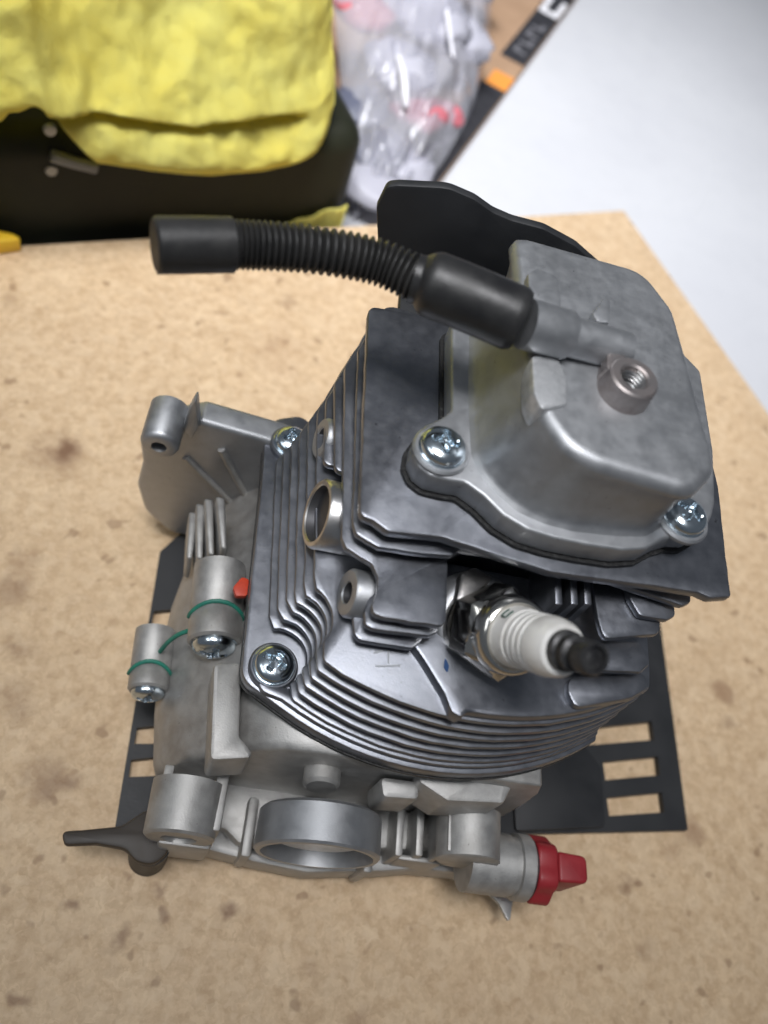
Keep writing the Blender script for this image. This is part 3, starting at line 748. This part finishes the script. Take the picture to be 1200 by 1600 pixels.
# --- black slotted guard plate underneath
outer = pts(2.6, (250, 862), (180, 1292), (262, 1320))+[(-20, -60), (20, -58)]+pts(2.6, (800, 1303), (1075, 1297), (1030, 960), (1000, 900))+[(60, 60), (-60, 50)]
holes = [pts(2.6, *h) for h in (
    [(905, 1139), (1018, 1127), (1022, 1156), (910, 1165)], [(942, 1190), (1028, 1182), (1031, 1211), (946, 1219)], [(948, 1246), (1034, 1238), (1038, 1269), (952, 1275)],
    [(240, 955), (285, 950), (285, 978), (236, 978)], [(214, 1137), (262, 1132), (260, 1162), (210, 1162)], [(205, 1187), (255, 1182), (253, 1212), (201, 1214)])]
bm = bmesh.new(); holed_plate(bm, outer, holes, 0.3, 2.6)
guard = finish('guard_plate', bm, 'plastic', eng, 30)
pn = pts(4.2, (800, 1160), (902, 1150), (940, 1200), (946, 1292), (806, 1299))
prism('raised_panel', fillet(rd(pn, 1.5), 3), 2.5, 4.2, 'plastic', guard, 0.5)
rimp = [Vector((*pt(p[0], p[1], 5.5), 5.0)) for p in ((1030, 960), (1075, 1297))]
# lever at the lower left
lv = fillet([(p[0], p[1], r) for p, r in zip(pts(20, (96, 1298), (130, 1296), (190, 1290), (232, 1262), (262, 1300), (266, 1330), (240, 1352), (212, 1346), (196, 1326), (150, 1318), (100, 1320)), (1.5, 2, 4, 2, 3, 5, 5, 5, 4, 4, 1.5))], 5)
prism('choke_lever', lv, 16.5, 20, 'lever', eng, 1.0)
lathe('lever_post', [(0, 5), (16, 5)], (*pt(235, 1320, 16), 0.6), (0, 0, 1), 'plastic', eng)

# ------------------------------------------------------------------ behind the board
def loc(s, w, z):                            # s along the board's back edge from its far corner, w behind the edge
    p = c1+Lx*s+BW*w
    return Vector((p.x, p.y, z))
def at_w(px, py, w):
    o = loc(0, w, 0); v = ptp(px, py, o, (BW.x, BW.y, 0))
    d = Vector((v.x, v.y))-c1-BW*w
    return d.dot(Lx), v.z
# dark tool case
s_r = at_w(550, 330, 6)[0]
bm = bmesh.new()
q = [loc(s_r, 6, 0), loc(s_r+330, 6, 0), loc(s_r+330, 180, 0), loc(s_r, 180, 0)]
add_prism(bm, fillet([(p.x, p.y, 14) for p in q], 6), -16.5, 42); bev(bm, 13, 6)
case = finish('tool_case', bm, 'casing')
thing(case, 'black plastic tool case half hidden under the yellow towel', 'tool case')
s0, z0 = at_w(80, 243, 5); s1, z1 = at_w(150, 262, 5)
bm = bmesh.new(); add_tube(bm, [loc(s0, 5, z0), loc((s0+s1)/2, 4.6, (z0+z1)/2), loc(s1, 5, z1)], 2.2, 8); finish('latch_bar', bm, 'greymetal', case)
for px, py in ((79, 206), (81, 269)):
    s0, z0 = at_w(px, py, 5); lathe('rivet', [(0, 2.3), (1.2, 2.0), (1.6, 0)], loc(s0, 6.5, z0), (-BW.x, -BW.y, 0), 'greymetal', case, 16)
# yellow object peeking in at the far left
p = pt(-20, 385, 1); bm = bmesh.new()
o1 = pts(3, (-60, 372), (0, 370), (22, 375), (36, 383), (0, 388), (-60, 390))
prism('yellow_handle', fillet(rd(o1, 2), 4), 0.1, 6, 'yellowplastic', None, 1.5)
thing(bpy.data.objects['yellow_handle'], 'yellow plastic handle end at the left edge, below the black tool case', 'handle')

# towel draped over the case
hem_px = [(-80, 215), (0, 192), (48, 158), (62, 160), (100, 205), (150, 250), (230, 262), (330, 272), (420, 266), (500, 243), (541, 214)]
hem = [at_w(px, py, -3) for px, py in hem_px]
hem.sort()
def hem_z(s):
    if s <= hem[0][0]: return hem[0][1]
    for (a, za), (b_, zb) in zip(hem, hem[1:]):
        if a <= s <= b_:
            t = (s-a)/(b_-a); return za+(zb-za)*t
    return hem[-1][1]
cr = [at_w(px, py, 4) for px, py in ((60, 156), (140, 160), (230, 176), (300, 185), (370, 180), (440, 172))]
cr.sort()
def crease(s):
    if s < cr[0][0] or s > cr[-1][0]:
        e = cr[0] if s < cr[0][0] else cr[-1]
        return e[1], max(0.0, 1-abs(s-e[0])/12)
    for (a, za), (b_, zb) in zip(cr, cr[1:]):
        if a <= s <= b_: return za+(zb-za)*(s-a)/(b_-a), 1.0
bm = bmesh.new(); NS, NB = 150, 130
sA = hem[0][0]; sB = hem[-1][0]+40
def towel_pt(i, j):
    s = sA+(sB-sA)*i/NS; hz = hem_z(s)
    cz, ck = crease(s)
    t = j/NB
    if t < 0.02:
        w = 1.5; z = hz+0.5                      # turned-in hem
    else:
        u = (t-0.02)/0.98*175
        z = hz+u*0.74; w = -3-2.2*math.sin(min(1, u/14)*math.pi/2)+u*u/(u+95)*1.15
    ds = s-sA
    edge = max(0.0, 1-ds/16.0)                   # right edge rolls round
    w += 16*edge*edge
    g = math.exp(-((z-cz)/2.2)**2)*ck; g2 = math.exp(-((z-cz+9)/6.5)**2)*ck; g3 = math.exp(-((z-cz-7)/5.5)**2)*ck
    dz = z-cz
    lip = math.exp(-max(0, dz)/16.0)/(1+math.exp(-dz/0.5))
    low = math.exp(-max(0, -dz)/12.0)/(1+math.exp(dz/0.5))
    w += ck*(9.0*math.exp(-((dz+1.2)/1.6)**2)-5.5*lip+1.5*low-3.5*math.exp(-((dz+13)/6.0)**2))
    p = loc(s, w, z)
    nz = noise.noise(Vector((s*0.028, z*0.035, 1.3)))*6.5+(0.5-abs(noise.noise(Vector((s*0.05+z*0.02, z*0.045, 5.1)))))*3.8-1.1
    nz *= min(1.0, t*8)
    fz = noise.noise(Vector((s*0.42, z*0.42, 9.7)))*0.5+noise.noise(Vector((s*0.16, z*0.2, 3.7)))*1.3
    p -= Vector((BW.x, BW.y, -0.6))*(nz+fz)
    return p
grid = [[bm.verts.new(towel_pt(i, j)) for j in range(NB+1)] for i in range(NS+1)]
for i in range(NS):
    for j in range(NB): bm.faces.new((grid[i][j], grid[i+1][j], grid[i+1][j+1], grid[i][j+1]))
bmesh.ops.solidify(bm, geom=list(bm.faces), thickness=1.6)
towel = finish('towel', bm, 'towel', None, 180)
thing(towel, 'bright yellow fuzzy towel draped over the black tool case', 'towel')
# its lower corner hanging behind the case's right end
bm = bmesh.new()
sa = at_w(543, 330, 2)[0]; sb = at_w(430, 330, 2)[0]
g2 = [[bm.verts.new(loc(sa+(sb-sa)*i/24, 3.5-1.6*math.sin(i*0.7)*0.5+(2.5 if j < 1 else 0), -15+(10+14*(1-i/24)**0.7)*j/10)) for j in range(11)] for i in range(25)]
for i in range(24):
    for j in range(10): bm.faces.new((g2[i][j], g2[i+1][j], g2[i+1][j+1], g2[i][j+1]))
bmesh.ops.solidify(bm, geom=list(bm.faces), thickness=1.2)
finish('hanging_corner', bm, 'towel', towel, 180)

# flat cardboard box with a black printed side
e0 = Vector(pt(664, 318, -16)); e1 = Vector(pt(900, 0, -16)); ed = (e1-e0).normalized(); en = Vector((-ed.y, ed.x))
HB = 4.0
bm = bmesh.new()
qq = [e0, e0+ed*520, e0+ed*520+en*300, e0+en*300]
add_prism(bm, [(p.x, p.y) for p in qq], -16.4, -16.4+HB)
box = finish('cardboard_box', bm, 'card')
thing(box, 'flat brown cardboard with a black printed edge lying behind the engine', 'box')
BWID = 17.0
def band(name, t0, t1, h0, h1, m, off=0.3, parent=box):
    """printed on the top, h0..h1 mm in from the edge"""
    bm = bmesh.new()
    a = e0+ed*t0+en*h0; b_ = e0+ed*t1+en*h0; a2 = e0+ed*t0+en*h1; b2 = e0+ed*t1+en*h1
    add_prism(bm, [(a.x, a.y), (b_.x, b_.y), (b2.x, b2.y), (a2.x, a2.y)], -16.4+HB-0.2, -16.4+HB+off)
    return finish(name, bm, m, parent)
def t_of(px, py): return (Vector(pt(px, py, -12))-e0).dot(ed)
tb = t_of(786, 142); tcx = t_of(806, 110); td = t_of(812, 100); te = t_of(866, 28)
band('black_band', 0, tb, 0.2, BWID, 'print')
band('orange_patch', tb+0.2, tb+(tcx-tb)*0.65, 0.2, BWID*0.8, 'orange')
band('black_band', td, 520, 0.2, BWID, 'print')
# white letter on the band
for k2, (a, b_, h0, h1) in enumerate(((0, 6, 1.5, 15.5), (6, 26, 1.5, 5), (6, 26, 12, 15.5))):
    band('printed_letter', te+a, te+b_, h0, h1, 'white', 0.5)
for k2 in range(4):
    t0 = td+12+k2*13
    band('printed_letter', t0, t0+3, 4, 12.5, 'greyprint', 0.5)
    band('printed_letter', t0+3, t0+8, 4 if k2 % 2 else 9.5, 7 if k2 % 2 else 12.5, 'greyprint', 0.5)

# crumpled clear bag of small parts on the box
BLp = Vector((*pt(552, 345, -15), -15)); BRp = Vector((*pt(655, 302, -9), -9))
TLp = Vector((*pt(515, -60, 30), 30)); TRp = Vector((*pt(772, -60, 5), 5)); MRp = Vector((*pt(748, 150, -6), -6))
bm = bmesh.new(); NN = 56
def bag_pt(u, v):
    rgt = BRp*(1-v)+TRp*v
    bulge = MRp-(BRp*0.5+TRp*0.5)
    rgt = rgt+bulge*math.sin(math.pi*v)*0.9
    p = (BLp*(1-v)+TLp*v)*(1-u)+rgt*u
    h = 22*math.sin(math.pi*min(1, max(0, u)))**0.6*math.sin(math.pi*min(1, v*0.55+0.02))**0.6
    q = Vector((u*5.0, v*7.0, 2.0))
    cr_ = abs(noise.noise(q))*13+abs(noise.noise(q*2.3+Vector((4, 1, 0))))*5+noise.noise(q*5.0)*0.9
    return p+Vector((0, 0, h+cr_*min(1, 6*u*(1-u)+0.1)))
gr = [[bm.verts.new(bag_pt(i/NN, j/NN)) for j in range(NN+1)] for i in range(NN+1)]
for i in range(NN):
    for j in range(NN): bm.faces.new((gr[i][j], gr[i+1][j], gr[i+1][j+1], gr[i][j+1]))
bag = finish('plastic_bag', bm, 'film', None, 25)
thing(bag, 'crumpled clear plastic bag of parts between the towel and the cardboard box', 'bag')
rng = random.Random(3)
for (u, v, m, r) in ((0.15, 0.75, 'bagred', 16), (0.55, 0.35, 'bagred', 15), (0.8, 0.35, 'bagred', 10), (0.3, 0.22, 'bagblue', 18), (0.12, 0.4, 'bagblue', 15), (0.5, 0.7, 'bagwhite', 26),
                     (0.75, 0.65, 'bagwhite', 20), (0.2, 0.05, 'bagwhite', 14), (0.6, 0.12, 'bagwhite', 14), (0.35, 0.5, 'bagwhite', 20), (0.8, 0.9, 'bagwhite', 20), (0.4, 0.95, 'bagwhite', 22)):
    p = bag_pt(u, v); bm = bmesh.new()
    bmesh.ops.create_icosphere(bm, subdivisions=3, radius=r)
    for vv in bm.verts:
        k2 = 1+0.25*noise.noise(vv.co*0.12+Vector((u*10, v*10, 0)))
        vv.co = Vector((vv.co.x*k2, vv.co.y*k2, vv.co.z*0.4*k2))+Vector((p.x, p.y, max(p.z-r*0.4-4, -5+r*0.1)))
    finish('bag_content', bm, m, bag, 180)

# long straight glints along the film's folds, put in as pale tubes
for path, r in ((((0.42, 1.0), (0.55, 0.72), (0.70, 0.44)), 1.5), (((0.30, 0.45), (0.36, 0.36), (0.42, 0.28)), 2.2)):
    pth = path_points([bag_pt(*q)+Vector((0, 0, 2.5)) for q in path], 14)
    bm = bmesh.new(); add_tube(bm, pth, lambda t: r*(0.6+0.4*math.sin(math.pi*t)), 8); finish('fold_glint', bm, 'glintfilm', bag, 180)
